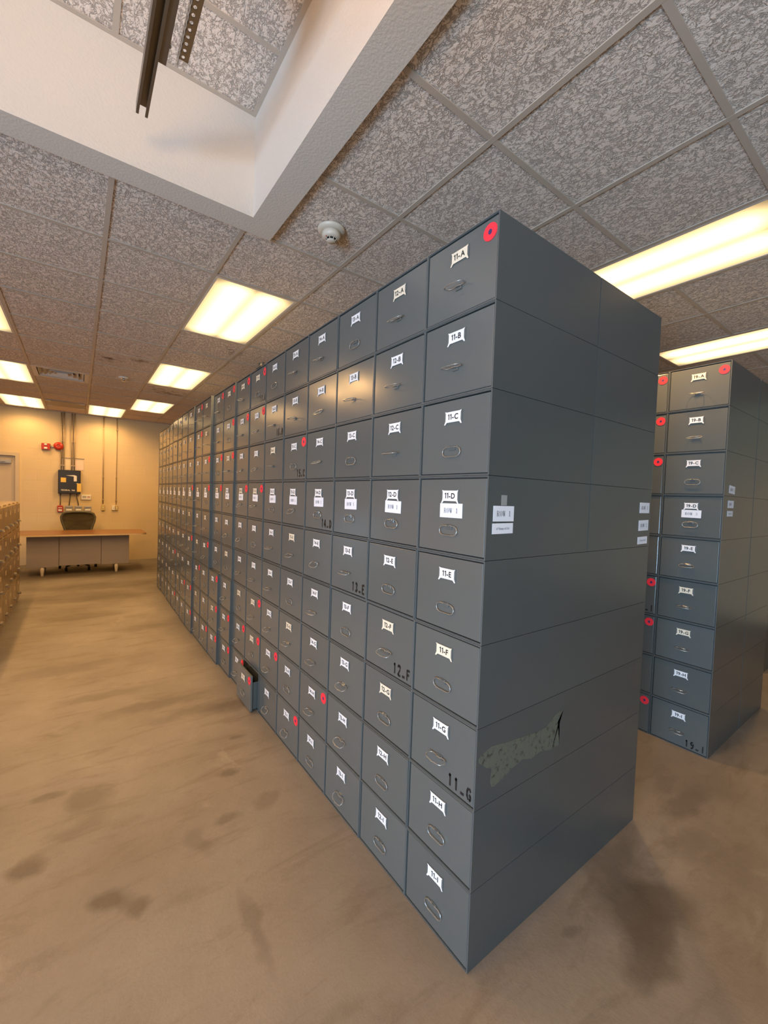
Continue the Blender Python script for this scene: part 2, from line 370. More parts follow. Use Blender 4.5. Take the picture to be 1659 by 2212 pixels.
# stroke glyphs: unit square cell 1 wide x 1.6 high
STEN = {'1': [((.25,1.25),(.5,1.55),(.5,1.5)), ((.5,1.5),(.5,.05))], '2': [((.1,1.25),(.3,1.55),(.75,1.5),(.85,1.15)), ((.8,.95),(.12,.1)), ((.2,.05),(.9,.05))],
 '3': [((.1,1.35),(.5,1.55),(.85,1.25),(.5,.85)), ((.55,.75),(.88,.4),(.5,.05),(.1,.25))], '4': [((.65,.05),(.65,1.55)), ((.5,1.4),(.08,.55),(.5,.5)), ((.75,.5),(.95,.5))],
 '5': [((.85,1.5),(.2,1.5),(.15,.9)), ((.25,.85),(.75,.85),(.85,.4),(.5,.05),(.1,.15))], '6': [((.8,1.5),(.4,1.45),(.15,.9),(.15,.3)), ((.3,.05),(.7,.08),(.85,.45),(.6,.8),(.3,.75))],
 '7': [((.1,1.5),(.5,1.5)), ((.6,1.5),(.9,1.5),(.4,.05))], '9': [((.2,.08),(.6,.1),(.85,.6),(.85,1.2)), ((.7,1.5),(.3,1.48),(.15,1.1),(.4,.8),(.7,.85))],
 'A': [((.05,.05),(.4,1.5)), ((.6,1.5),(.95,.05)), ((.3,.55),(.7,.55))], 'B': [((.15,.05),(.15,1.55)), ((.3,1.5),(.75,1.4),(.75,.95),(.3,.85)), ((.35,.8),(.85,.6),(.8,.15),(.3,.05))],
 'C': [((.4,1.5),(.12,1.1),(.12,.5),(.4,.08)), ((.6,1.52),(.88,1.2)), ((.6,.06),(.88,.38))], 'D': [((.15,.05),(.15,1.55)), ((.35,1.5),(.85,1.15),(.85,.45),(.35,.06))],
 'E': [((.15,.05),(.15,1.55)), ((.3,1.5),(.9,1.5)), ((.3,.82),(.7,.82)), ((.3,.08),(.9,.08))], 'F': [((.15,.05),(.15,1.55)), ((.3,1.5),(.9,1.5)), ((.3,.85),(.75,.85))],
 'G': [((.4,1.5),(.12,1.1),(.12,.5),(.4,.08)), ((.6,1.52),(.88,1.2)), ((.6,.75),(.88,.6),(.85,.15),(.6,.05))], 'I': [((.5,.05),(.5,1.55))], '-': [((.1,.2),(.8,.2))], ' ': []}
SERIF = {'R': [((.2,0),(.2,1.5),.22), ((.2,1.46),(.6,1.46),.08), ((.6,1.46),(.85,1.3),.1), ((.87,1.32),(.87,.98),.2), ((.85,.95),(.6,.78),.1), ((.6,.78),(.2,.78),.08), ((.5,.78),(.92,.04),.2), ((0,.04),(.42,.04),.08), ((.75,.04),(1.05,.04),.08), ((0,1.46),(.3,1.46),.08)],
 'O': [((.5,1.5),(.2,1.25),.1), ((.14,1.22),(.14,.3),.22), ((.2,.25),(.5,0.02),.1), ((.5,0.02),(.82,.25),.1), ((.88,.3),(.88,1.22),.22), ((.82,1.25),(.5,1.5),.1)],
 'W': [((.08,1.46),(.34,.02),.2), ((.34,.02),(.55,1.3),.08), ((.5,1.46),(.78,.02),.2), ((.78,.02),(1.0,1.46),.08), ((-.06,1.46),(.3,1.46),.08), ((.36,1.46),(.68,1.46),.08), ((.85,1.46),(1.12,1.46),.08)],
 '1': [((.5,0),(.5,1.5),.22), ((.22,1.25),(.48,1.45),.09), ((.2,.04),(.8,.04),.08)],
 '2': [((.15,1.15),(.35,1.45),.12), ((.35,1.47),(.65,1.47),.1), ((.78,1.35),(.78,1.0),.2), ((.78,.95),(.15,.12),.12), ((.12,.07),(.88,.07),.16), ((.88,.07),(.92,.35),.08)],
 '3': [((.15,1.2),(.35,1.47),.1), ((.35,1.47),(.62,1.47),.1), ((.74,1.38),(.74,1.05),.2), ((.72,.95),(.4,.8),.1), ((.4,.8),(.74,.7),.1), ((.84,.65),(.84,.28),.2), ((.8,.2),(.5,.03),.1), ((.5,.03),(.12,.2),.12)], ' ': []}
def stroke(bm, a, b, wd, place, mi):
    a, b = Vector(a), Vector(b); d = (b-a)
    if d.length < 1e-6: return
    d.normalize(); nrm = Vector((-d.y, d.x))*wd/2; a2 = a-d*wd*.12; b2 = b+d*wd*.12
    q = [a2+nrm, a2-nrm, b2-nrm, b2+nrm]
    bm.faces.new([bm.verts.new(place(p.x, p.y)) for p in q]).material_index = mi
def put_strokes(bm, s, table, place, mi, wd=0.26, pitch=1.35):
    for i, ch in enumerate(s):
        for st in table.get(ch, []):
            if table is SERIF:
                stroke(bm, st[0], st[1], st[2], lambda x, y: place(x+i*pitch, y), mi)
            else:
                for p, q in zip(st, st[1:]): stroke(bm, p, q, wd, lambda x, y: place(x+i*pitch, y), mi)

# ================================================================== ROOM SHELL
XL, XR, YN, YF = -5.0, 6.5, -4.6, 9.6
b = B(); box(b, XL-2.5, XR, YN, YF+.15, -0.08, 0.0); struct('floor', b, FLOOR)
# back wall with door opening  (door x -2.90..-1.995, z 0..2.075)
DX0, DX1, DZ = -2.92, -1.995, 2.075
b = B(); box(b, XL-.15, DX0, YF, YF+.15, 0, RC+.2); box(b, DX1, XR+.15, YF, YF+.15, 0, RC+.2); box(b, DX0, DX1, YF, YF+.15, DZ, RC+.2)
struct('wall_back', b, WALL)
b = B(); box(b, XR, XR+.15, YN, YF, 0, RC+.2); struct('wall_right', b, WALL)
b = B(); box(b, XL, XR, YN-.15, YN, 0, RC+.2); struct('wall_rear', b, WALL)
b = B(); box(b, XL-.15, XL, YN, -3.5, 0, RC+.2); box(b, XL-.15, XL, -.3, YF, 0, RC+.2); box(b, XL-.15, XL, -3.5, -.3, 2.45, RC+.2)
struct('wall_left', b, WALL)
b = B()
box(b, DX0-.06, DX0+.0, YF-.03, YF+.12, 0, DZ+.06); box(b, DX1, DX1+.06, YF-.03, YF+.12, 0, DZ+.06); box(b, DX0, DX1, YF-.03, YF+.12, DZ, DZ+.06)
struct('trim_1', b, DOORCOL)
de = bpy.data.objects.new('door_1', None); COL.objects.link(de); de.location = (DX0, YF, 0); de['kind'] = 'structure'
b = B(); bbox(b, .004, .921, .02, .064, .008, DZ-.004, .002, 1); obj('door_leaf', b, DOORCOL, de)
b = B(); bbox(b, .62, .87, -.035, .02, 1.93, 1.99, .006); tube(b, [(.80, -.02, 1.96), (.66, -.12, 1.965), (.50, -.02, 1.97)], .008); obj('door_closer', b, GREYBOX, de)
b = B(); tube(b, [(.85, .02, 1.0), (.85, -.05, 1.0), (.74, -.05, 1.0)], .01); obj('door_handle', b, STEEL, de)

# ceiling: grid cells, minus troffers, recess, diffuser
LIGHTS = [(-1, 3), (-1, 7), (-1, 11), (-2, 13), (-4, 5), (-4, 9), (-4, 13), (2, -1), (5, -1), (-6, 1), (-6, -3)]   # (i, j): x0 = GX+i*T, y0 = GY+j*T, 1 x 2 cells; last pair added out of view for warm light
LIGHTS = [(i, j) for i, j in LIGHTS]
cells = {}
occ = set()
for i, j in LIGHTS: occ.add((i, j)); occ.add((i, j+1))
VENT = (-3, 9); occ.add(VENT)
RX1, RY1 = -0.310, 1.362       # recess inner faces
RX0, RY0 = RX1-3*T, -1.70
SW = 0.142                     # soffit width
b = B(); bt = B()
def inter(a0, a1, c0, c1): return max(a0, c0), min(a1, c1)
def rects_minus(x0, x1, y0, y1, hx0, hx1, hy0, hy1):
    if x1 <= hx0 or x0 >= hx1 or y1 <= hy0 or y0 >= hy1: return [(x0, x1, y0, y1)]
    out = []
    if x0 < hx0: out.append((x0, hx0, y0, y1)); x0 = hx0
    if x1 > hx1: out.append((hx1, x1, y0, y1)); x1 = hx1
    if y0 < hy0: out.append((x0, x1, y0, hy0))
    if y1 > hy1: out.append((x0, x1, hy1, y1))
    return out
HOLE = (RX0-SW/2, RX1+SW/2, RY0-SW/2, RY1+SW/2)
for i in range(-9, 11):
    for j in range(-9, 16):
        if (i, j) in occ: continue
        x0, x1 = GX+i*T+.002, GX+(i+1)*T-.002; y0, y1 = GY+j*T+.002, GY+(j+1)*T-.002
        x0, x1 = inter(x0, x1, XL, XR); y0, y1 = inter(y0, y1, YN, YF)
        if x1-x0 < .01 or y1-y0 < .01: continue
        dz = random.uniform(0, .002)
        for r in rects_minus(x0, x1, y0, y1, *HOLE):
            box(b, r[0], r[1], r[2], r[3], HC+.004+dz, HC+.022)
struct('ceiling', b, TILE)
BW = .012
def bar(bm, x0, x1, y0, y1, z):
    for r in rects_minus(x0, x1, y0, y1, *HOLE): box(bm, r[0], r[1], r[2], r[3], z-.001, z+.0035)
for i in range(-8, 11): bar(bt, GX+i*T-BW, GX+i*T+BW, YN, YF, HC)
for j in range(-8, 16):
    y = GY+j*T
    xs = [GX+k*T for k in range(-9, 12)]
    for k in range(len(xs)-1):
        i = k-9
        if any(i == li and j == lj+1 for li, lj in LIGHTS): continue
        bar(bt, max(xs[k]+BW, XL), min(xs[k+1]-BW, XR), y-BW, y+BW, HC+.0006)
struct('trim_2', bt, TBAR)
b = B(); box(b, XL, XR, YN, YF, RC+.03, RC+.2); struct('trim_3', b, DARKGAP)     # deck above the grid
# wall angle where the ceiling meets the back wall
b = B(); box(b, XL, XR, YF-.022, YF, HC-.002, HC+.003); struct('trim_4', b, TRIMWHITE)
# recess
SZ = HC-.022
b = B()
box(b, RX1, RX1+SW, RY0-SW, RY1+SW, SZ, RC+.03); box(b, RX0-SW, RX0, RY0-SW, RY1+SW, SZ, RC+.03)
box(b, RX0, RX1, RY1, RY1+SW, SZ, RC+.03); box(b, RX0, RX1, RY0-SW, RY0, SZ, RC+.03)
struct('trim_5', b, DRY)
b = B(); bt = B()
ys = [RY0, -1.45, -.84, -.23, .38, .99, RY1]; xs = [RX0, RX0+T, RX0+2*T, RX1]
for a in range(3):
    for c in range(6): box(b, xs[a]+.002, xs[a+1]-.002, ys[c]+.002, ys[c+1]-.002, RC+.004, RC+.02)
struct('trim_6', b, TILE)
for a in (1, 2): box(bt, xs[a]-BW, xs[a]+BW, RY0, RY1, RC, RC+.004)
for c in range(1, 6): box(bt, RX0, RX1, ys[c]-BW, ys[c]+BW, RC+.0008, RC+.0048)
box(bt, RX1-.022, RX1, RY0, RY1, RC-.002, RC+.002); box(bt, RX0, RX0+.022, RY0, RY1, RC-.002, RC+.002)
box(bt, RX0, RX1, RY1-.022, RY1, RC-.0014, RC+.0026); box(bt, RX0, RX1, RY0, RY0+.022, RC-.0014, RC+.0026)
struct('trim_7', bt, TBAR)
# baseboard-free block walls; threshold slab outside the roller door
b = B(); box(b, XL-2.5, XL-.15, -3.6, -.2, -.08, -.001); struct('trim_8', b, FLOOR)

# ------------------------------------------------------------------ troffers
TL = {(-1,3): 'recessed ceiling light nearest above the long file row, left of the smoke detector',
      (-1,7): 'recessed ceiling light second along above the aisle beside the file row',
      (-1,11): 'recessed ceiling light third along beside the file row, near its far end',
      (-2,13): 'recessed ceiling light closest to the back wall conduits, left of the third aisle light',
      (-4,5): 'recessed ceiling light cut off by the left edge, nearest of the left line',
      (-4,9): 'recessed ceiling light at the left edge beside the square air diffuser',
      (-4,13): 'recessed ceiling light at the left edge by the back wall',
      (2,-1): 'large recessed ceiling light at right directly behind the top of the near stack',
      (-6,1): 'added unseen ceiling light left of the recess, warming the near drawer fronts',
      (-6,-3): 'added unseen ceiling light over the roller door side of the room',
      (5,-1): 'recessed ceiling light above the 19 stack at the far right'}
def troffer(i, j):
    x0, y0 = GX+i*T, GY+j*T; cx, cy = x0+T/2, y0+T
    t = empty('ceiling_light', (cx, cy, HC), TL[(i, j)], 'ceiling light', 'recessed ceiling lights')
    b = B(); hx, hy = T/2-.013, T-.013
    for s in ((-hx, -hx+.016, -hy, hy), (hx-.016, hx, -hy, hy), (-hx+.016, hx-.016, -hy, -hy+.016), (-hx+.016, hx-.016, hy-.016, hy)):
        box(b, s[0], s[1], s[2], s[3], -.001, .012)
    box(b, -hx, hx, -hy, hy, .060, .064)
    obj('frame', b, TRIMWHITE, t)
    b = B(); box(b, -hx+.016, hx-.016, -hy+.016, hy-.016, .003, .006); obj('diffuser', b, LIT, t)
    for s in (-1, 1):
        l = bpy.data.lights.new('tube_lamp', 'SPOT'); l.energy = TUBE*(.40 if j == 13 else .7 if j == 11 else 1); l.color = TUBEC; l.spot_size = 2.92; l.spot_blend = .55; l.shadow_soft_size = .03
        o = bpy.data.objects.new('tube_lamp', l); COL.objects.link(o); o.parent = t; o.location = (0, s*.3, -.035)
for i, j in LIGHTS: troffer(i, j)

# square louvred diffuser
vx, vy = GX+VENT[0]*T+T/2, GY+VENT[1]*T+T/2
t = empty('air_diffuser', (vx, vy, HC), 'square louvred air diffuser in the ceiling near the back left', 'air vent')
b = B()
for s, z in ((.292, .004), ):
    for q in ((-s, -s+.05, -s, s), (s-.05, s, -s, s), (-s+.05, s-.05, -s, -s+.05), (-s+.05, s-.05, s-.05, s)): box(b, q[0], q[1], q[2], q[3], -.002, .004)
obj('frame', b, TRIMWHITE, t)
b = B(); box(b, -.245, .245, -.245, .245, .10, .105); obj('duct_backing', b, DARKGAP, t)
for k, s in enumerate((.235, .18, .125, .07)):
    b = B()
    for a in range(4):
        ca, sa = [(1,0),(0,1),(-1,0),(0,-1)][a]
        def R4(x, y): return (x*ca-y*sa, x*sa+y*ca)
        o_, i_ = s, s-.045
        q = [(*R4(o_, -o_), .005), (*R4(o_, o_), .005), (*R4(i_, i_), .05), (*R4(i_, -i_), .05)]
        q2 = [(p[0], p[1], p[2]+.003) for p in q]
        V = [b.verts.new(p) for p in q+q2]
        for f in ((0,1,2,3),(7,6,5,4),(0,4,5,1),(1,5,6,2),(2,6,7,3),(3,7,4,0)): b.faces.new([V[m] for m in f])
    obj('louvre', b, TRIMWHITE, t)
# plain return panel close to the back wall
t = empty('access_panel', (vx, GY+13.5*T, HC), 'flat ceiling access panel with pale corner plates close to the back wall', 'ceiling panel')
b = B(); box(b, -.27, .27, -.29, .29, -.006, .004); obj('panel', b, plain('panel_paint', (.36, .32, .28), .6), t)
for sx_, sy_ in ((-1, -1), (1, -1), (-1, 1), (1, 1)):
    b = B(); bbox(b, min(sx_*.27, sx_*.20), max(sx_*.27, sx_*.20), min(sy_*.29, sy_*.22), max(sy_*.29, sy_*.22), -.014, -.0062, .002, 1); obj('corner_plate', b, TRIMWHITE, t)

# smoke detector
t = empty('smoke_detector', (.074, 1.226, HC), 'round white smoke detector on the ceiling beside the recess corner', 'smoke detector')
b = B(); lathe(b, [(.075, .003), (.075, -.004), (.070, -.013), (.052, -.017)], (0,0,0), seg=40); obj('base_plate', b, CREAMPLASTIC, t)
b = B(); lathe(b, [(.052, -.0165), (.050, -.038), (.044, -.047), (.030, -.050)], (0,0,0), seg=40)
lathe(b, [(.024, -.062), (.022, -.064), (.001, -.065)], (0,0,0), seg=24)
lathe(b, [(.024, -.0618), (.024, -.057)], (0,0,0), seg=24)
for k in range(8):
    a = 2*PI*k/8; c_, s_ = math.cos(a), math.sin(a)
    tube(b, [(.030*c_, .030*s_, -.049), (.0235*c_, .0235*s_, -.060)], .0022, 6)
obj('sensing_head', b, CREAMPLASTIC, t)
b = B(); lathe(b, [(.029, -.0504), (.020, -.056), (.018, -.061)], (0,0,0), seg=24); obj('smoke_slot', b, DARKGAP, t)
b = B(); lathe(b, [(.003, -.0435), (.0028, -.052), (.001, -.053)], (-.036, -.01, 0), seg=10); obj('indicator_light', b, ALARM, t)
# sprinkler
t = empty('sprinkler_head', (-.565, 5.67, HC), 'small sprinkler head with round plate far along the ceiling', 'sprinkler')
b = B(); lathe(b, [(.062, .003), (.058, -.006), (.02, -.010)], (0,0,0), seg=24); obj('escutcheon', b, WHITEPLASTIC, t)
b = B(); lathe(b, [(.012, -.011), (.010, -.035), (.004, -.037)], (0,0,0), seg=12); lathe(b, [(.026, -.046), (.026, -.048)], (0,0,0), seg=16)
for s in (-1, 1): tube(b, [(.010*s, 0, -.03), (.014*s, 0, -.040), (.004*s, 0, -.047)], .002, 6)
obj('deflector', b, STEEL, t)

# steel channel hung in the recess, with perforated angle
t = empty('strut_channel', (-.84, -1.3, 3.02), 'slotted dark steel strut channel hanging in the ceiling recess', 'metal channel')
b = B(); L0, L1 = 0, 2.42
for (x0, x1, z0, z1) in ((-.0205, .0205, .0385, .041), (-.0205, -.018, 0, .0385), (.018, .0205, 0, .0385), (-.018, -.011, 0, .0025), (.011, .018, 0, .0025), (-.0135, -.011, .0025, .009), (.011, .0135, .0025, .009)):
    box(b, x0, x1, L0, L1, z0, z1)
obj('channel', b, DSTEEL, t)
b = B(); box(b, .0215, .045, .3, 2.15, .006, .034); obj('inner_slide', b, DSTEEL, t)
b = B()
for yy in (2.08, 1.8, 1.1, .4): lathe(b, [(.009, 0), (.009, .004), (.004, .005)], (0.0455, yy, .02), axis='x', seg=10)
obj('bolt', b, STEEL, t)
def perforated(name, P0, du, L, wd, parent, thick=.0025, pitch=.028):
    """flat bar with a row of real holes: P0 origin, du = unit direction, width dir = wv"""
    b = B(); du, wv, nv = [Vector(x) for x in du]
    P0 = Vector(P0); n_ = int(L/pitch)
    def pt(u, v, w_): return P0 + du*u + wv*v + nv*w_
    h = .006
    for k in range(n_):
        u0, u1 = k*pitch, (k+1)*pitch; uc = (u0+u1)/2
        hole = [(uc+h*1.3*math.cos(a), wd/2+h*math.sin(a)) for a in [2*PI*(q+.5)/8 for q in range(8)]]
        outer = [(u1, wd*.75), (uc+pitch*.25, wd), (uc-pitch*.25, wd), (u0, wd*.75), (u0, wd*.25), (uc-pitch*.25, 0), (uc+pitch*.25, 0), (u1, wd*.25)]
        outer = [(u1, wd), (uc, wd), (uc, wd), (u0, wd), (u0, 0), (uc, 0), (uc, 0), (u1, 0)]
        for w_, fl in ((0, 0), (thick, 1)):
            H = [b.verts.new(pt(x, y, w_)) for x, y in hole]
            O = {}
            def ov(p):
                if p not in O: O[p] = b.verts.new(pt(p[0], p[1], w_))
                return O[p]
            OV = [ov(p) for p in outer]
            for q in range(8):
                vs = [H[q], H[(q+1)%8], OV[(q+1)%8], OV[q]]
                vs2 = []
                for v in vs:
                    if v not in vs2: vs2.append(v)
                if len(vs2) > 2: b.faces.new(vs2)
            # side gap fill
            b.faces.new([H[7], H[0], OV[0], OV[7]]) if False else None
    return obj(name, b, STEEL, parent)
perforated('perforated_angle', (.085, 1.35, .055), ((0, 1, 0), (0, 0, 1), (1, 0, 0)), .84, .038, t)
perforated('perforated_angle', (.085, 1.35, .093), ((0, 1, 0), (1, 0, 0), (0, 0, 1)), .84, .038, t)
b = B(); prism(b, [(1.62, .085), (1.95, .085), (1.82, .26), (1.66, .44), (1.60, .44)], 'x', .0895, .0925); obj('gusset_plate', b, STEEL, t)
b = B(); tube(b, [(.12, 1.64, .10), (.12, 1.64, .45)], .006); tube(b, [(.02, 1.5, .05), (.09, 1.5, .07), (.12, 1.5, .10)], .005); tube(b, [(.0, .2, .04), (.0, .2, .45)], .005); obj('hanger_rod', b, DSTEEL, t)
# suspended uplight (above and behind the camera)
t = empty('pendant_uplight', (-1.55, -.95, 2.50), 'suspended trough uplight hanging from the recess behind the viewpoint', 'pendant light')
b = B(); prism(b, [(-.32, .05), (-.26, 0), (.26, 0), (.32, .05), (.31, .05), (.255, .006), (-.255, .006), (-.31, .05)], 'y', -.6, .6); obj('trough', b, TRIMWHITE, t)
b = B(); tube(b, [(0, .5, .006), (0, .5, RC-2.5)], .003); tube(b, [(0, -.5, .006), (0, -.5, RC-2.5)], .003); obj('hanger_wire', b, STEEL, t)
area('uplight_tubes', (-1.55, -.95, 2.545), .5, 1.1, (PI, 0, 0), UP, (1.0, .64, .33))

# ================================================================== FILE BOXES
W, H = .3277, .27
D1, D2 = .6125, .5676
def casing_mesh(D):
    b = B(); g = .0008; y0, y1, z0, z1 = g, W-g, g, H-g; r = .0055
    # tube walls
    box(b, 0, D, y0, y0+r, z0, z1); box(b, 0, D, y1-r, y1, z0, z1)
    box(b, 0, D, y0+r, y1-r, z0, z0+r); box(b, 0, D, y0+r, y1-r, z1-r, z1)
    box(b, D-.006, D, y0+r, y1-r, z0+r, z1-r); box(b, .02, .026, y0+r, y1-r, z0+r, z1-r)
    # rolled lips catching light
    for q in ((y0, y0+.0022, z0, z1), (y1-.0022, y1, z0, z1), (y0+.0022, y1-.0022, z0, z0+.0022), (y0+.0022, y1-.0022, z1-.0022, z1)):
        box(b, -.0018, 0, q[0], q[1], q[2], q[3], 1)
    return mk(b)
FY0, FY1, FZ0, FZ1 = .0085, W-.0085, .0085, H-.010
def front_bm():
    b = B(); bbox(b, .0015, .0165, FY0, FY1, FZ0, FZ1, .0022, 2); return b
def map_front(yc, zc, s, sy=None, xo=0.0, rot=0.0, skew=0.0):
    sy = sy or s; c, q = math.cos(rot), math.sin(rot)
    def f(u, v):
        u, v = u*s + skew*v*sy, v*sy
        uu, vv = u*c - v*q, u*q + v*c
        return (xo, yc-uu, zc+vv)
    return f
HW = W/2+.001
def handle_mesh(ang):
    """wire bail hinged at z=.099; ang 0 = hanging flat, pi/2 = straight out"""
    b = B(); w2, h, r = .042, .033, .015; P = []
    # pinched top bar (hinge) with notch, stadium ends
    P += [(-.026, 0), (-.012, .0), (-.008, -.004), (.008, -.004), (.012, 0), (.026, 0)]
    P += [(w2-.006, -.004), (w2, -h/2), (w2-.006, -h+.004), (.026, -h), (.006, -h-.002), (0, -h-.004), (-.006, -h-.002), (-.026, -h), (-w2+.006, -h+.004), (-w2, -h/2), (-w2+.006, -.004)]
    if ang < .3: P = [(-.026, 0), (0, 0), (.026, 0), (w2-.004, -.006), (w2, -h/2), (w2-.004, -h+.006), (.026, -h), (0, -h), (-.026, -h), (-w2+.004, -h+.006), (-w2, -h/2), (-w2+.004, -.006)]
    pts = [(-.0045 + v*math.sin(ang), HW-u, .099 + v*math.cos(ang)) for u, v in P]
    tube(b, pts, .0019, 6, closed=True)
    return mk(b)
HANG = [handle_mesh(a) for a in (0.03, 0.75, 1.15, 1.45)]
def clip_mesh():
    b = B(); bbox(b, -.0030, .002, HW-.014, HW+.014, .088, .104, .001, 1); bbox(b, -.0065, -.003, HW-.006, HW+.006, .0955, .1025, .0008, 1); return mk(b)
CLIP = clip_mesh()
def holder_mesh():
    b = B(); zc = .202
    for s in (-1, 1): box(b, -.0016, .002, HW+s*.0395-.0015, HW+s*.0395+.0015, zc-.019, zc+.021)
    box(b, -.0012, .002, HW-.038, HW+.038, zc-.017, zc+.018)
    return mk(b)
HOLD = holder_mesh()
def sticker_mesh():
    b = B(); yc, zc, R_ = .037, .219, .0265
    n_ = 40
    o_ = [(-.0006, yc+(R_ + .0009*(k%2))*math.cos(2*PI*k/n_), zc+(R_ + .0009*(k%2))*math.sin(2*PI*k/n_)) for k in range(n_)]
    V = [b.verts.new(p) for p in o_]; V2 = [b.verts.new((.0022, p[1], p[2])) for p in o_]
    b.faces.new(V)
    for k in range(n_): b.faces.new((V[k], V[(k+1)%n_], V2[(k+1)%n_], V2[k]))
    c = [b.verts.new((-.0009, yc+.0075*math.cos(2*PI*k/14), zc+.0085*math.sin(2*PI*k/14))) for k in range(14)]
    b.faces.new(c).material_index = 1
    return mk(b)
STK = sticker_mesh()
def card_mesh(txt, cream):
    b = B(); zc = .202; jx = random.uniform(-.0012, .0012)
    P = [(-.0385, .0205), (-.030, .0185), (.030, .0185), (.0385, .0205), (.0352, .013), (.0352, -.012), (.0415, -.0245), (.037, -.0255), (.029, -.0175), (-.029, -.0175), (-.037, -.0255), (-.0415, -.0245), (-.0352, -.012), (-.0352, .013)]
    prism(b, [(HW-u, zc+v) for u, v in P], 'x', -.0024, -.0018, 0)
    put_text(b, card_geo(txt, .025), map_front(HW+jx, zc-.0085, .0262, .0262, -.0029), 1)
    me = mk(b); me.materials.append(CREAM if cream else CARD); me.materials.append(INK); return me
def sign_bm(txt, yc, zc, w_, h_, s, serif=True, rot=0.0, mapper=None):
    b = B(); mf = mapper or map_front(yc, zc, 1, 1, 0, rot)
    def at(u, v, d):
        p = mf(u, v); return Vector(p) + (Vector((-1, 0, 0)) if mapper is None else mapper.n)*d
    q = [(-w_/2, -h_/2), (w_/2, -h_/2), (w_/2, h_/2), (-w_/2, h_/2)]
    A = [b.verts.new(at(u, v, .0003)) for u, v in q]; C = [b.verts.new(at(u, v, .0012)) for u, v in q]
    b.faces.new(A); b.faces.new(C)
    for k in range(4): b.faces.new((A[k], A[(k+1)%4], C[(k+1)%4], C[k]))
    if serif:
        pitch = 1.28; wid = (len(txt)*pitch-.28)*s
        put_strokes(b, txt, SERIF, lambda x, y: at(x*s-wid/2, y*s-.75*s, .0017), 1, pitch=pitch)
    else:
        put_text(b, text_geo(txt, .004), lambda x, y: at(x*s, y*s-.35*s, .0017), 1)
    return b
CAS1, CAS2, CASL = casing_mesh(D1), casing_mesh(D2-.0045), casing_mesh(D1+D2)
for c in (CAS1, CAS2, CASL): c.materials.append(BOX); c.materials.append(EDGE)
FRN = mk(front_bm())
FRN.materials.append(FRONT)
for hm in HANG: hm.materials.append(HANDLE)
CLIP.materials.append(FRONT); HOLD.materials.append(EDGE)
STK.materials.append(RED); STK.materials.append(NAVY)

STICK = {(11,'A'),(14,'H'),(15,'C'),(15,'I'),(16,'H'),(17,'A'),(17,'B'),(17,'D'),(17,'G'),(17,'H'),(17,'I'),(18,'A'),(18,'B'),(18,'D'),(18,'H'),(18,'I'),
 (19,'A'),(19,'B'),(19,'C'),(19,'H'),(19,'I'),(20,'A'),(20,'C'),(20,'D'),(20,'G'),(20,'H'),(20,'I'),(21,'C'),(21,'D'),(21,'F'),(21,'I'),(22,'A'),(22,'B'),(22,'G'),
 (23,'D'),(23,'F'),(23,'H'),(23,'I'),(24,'H'),(25,'G'),(26,'G'),(28,'G'),(26,'I')}
CREAMS = {(11,'F'),(12,'F'),(12,'G'),(15,'E'),(15,'G'),(17,'A'),(17,'G'),(17,'H'),(17,'D'),(20,'D'),(18,'A'),(19,'A'),(17,'I'),(16,'C'),(11,'A'),(12,'A')}
STENCIL = {(11,'G'): '11-G', (12,'F'): '12-F', (13,'E'): '13-E', (14,'D'): '14-D', (15,'C'): '15-C', (16,'B'): '16-B', (17,'A'): '17-A'}
HST = {  # handle states seen on the near columns
 '11': '332000010', '12': '320000200'.replace(' ', ''), '13': '030020110', '14': '303001130'}
HST = {11: 'DDAAAAD'+'AA', 12: 'CDDAACAAA', 13: 'ADAADACCB', 14: 'CBCABDDDA', 15: 'CDABCADAB', 16: 'ACDADDCCB'}
AX = {'A': 0, 'B': 1, 'C': 2, 'D': 3}
ORD = ['first','second','third','fourth','fifth','sixth','seventh','eighth','ninth','tenth','eleventh','twelfth','thirteenth','fourteenth','fifteenth','sixteenth','seventeenth','eighteenth','nineteenth','twentieth']
def prot(k, r):
    """how far column k (0 = nearest) stands forward at row r"""
    if k < 8: d = 0.0
    elif k < 10: d = .012
    elif k < 12: d = .036
    elif k < 14: d = .046
    elif k < 16: d = .036
    elif k < 17: d = .028
    else: d = .014
    if r >= 6 and k == 9: d = .036
    if r >= 6 and k == 8: d = .018
    return d
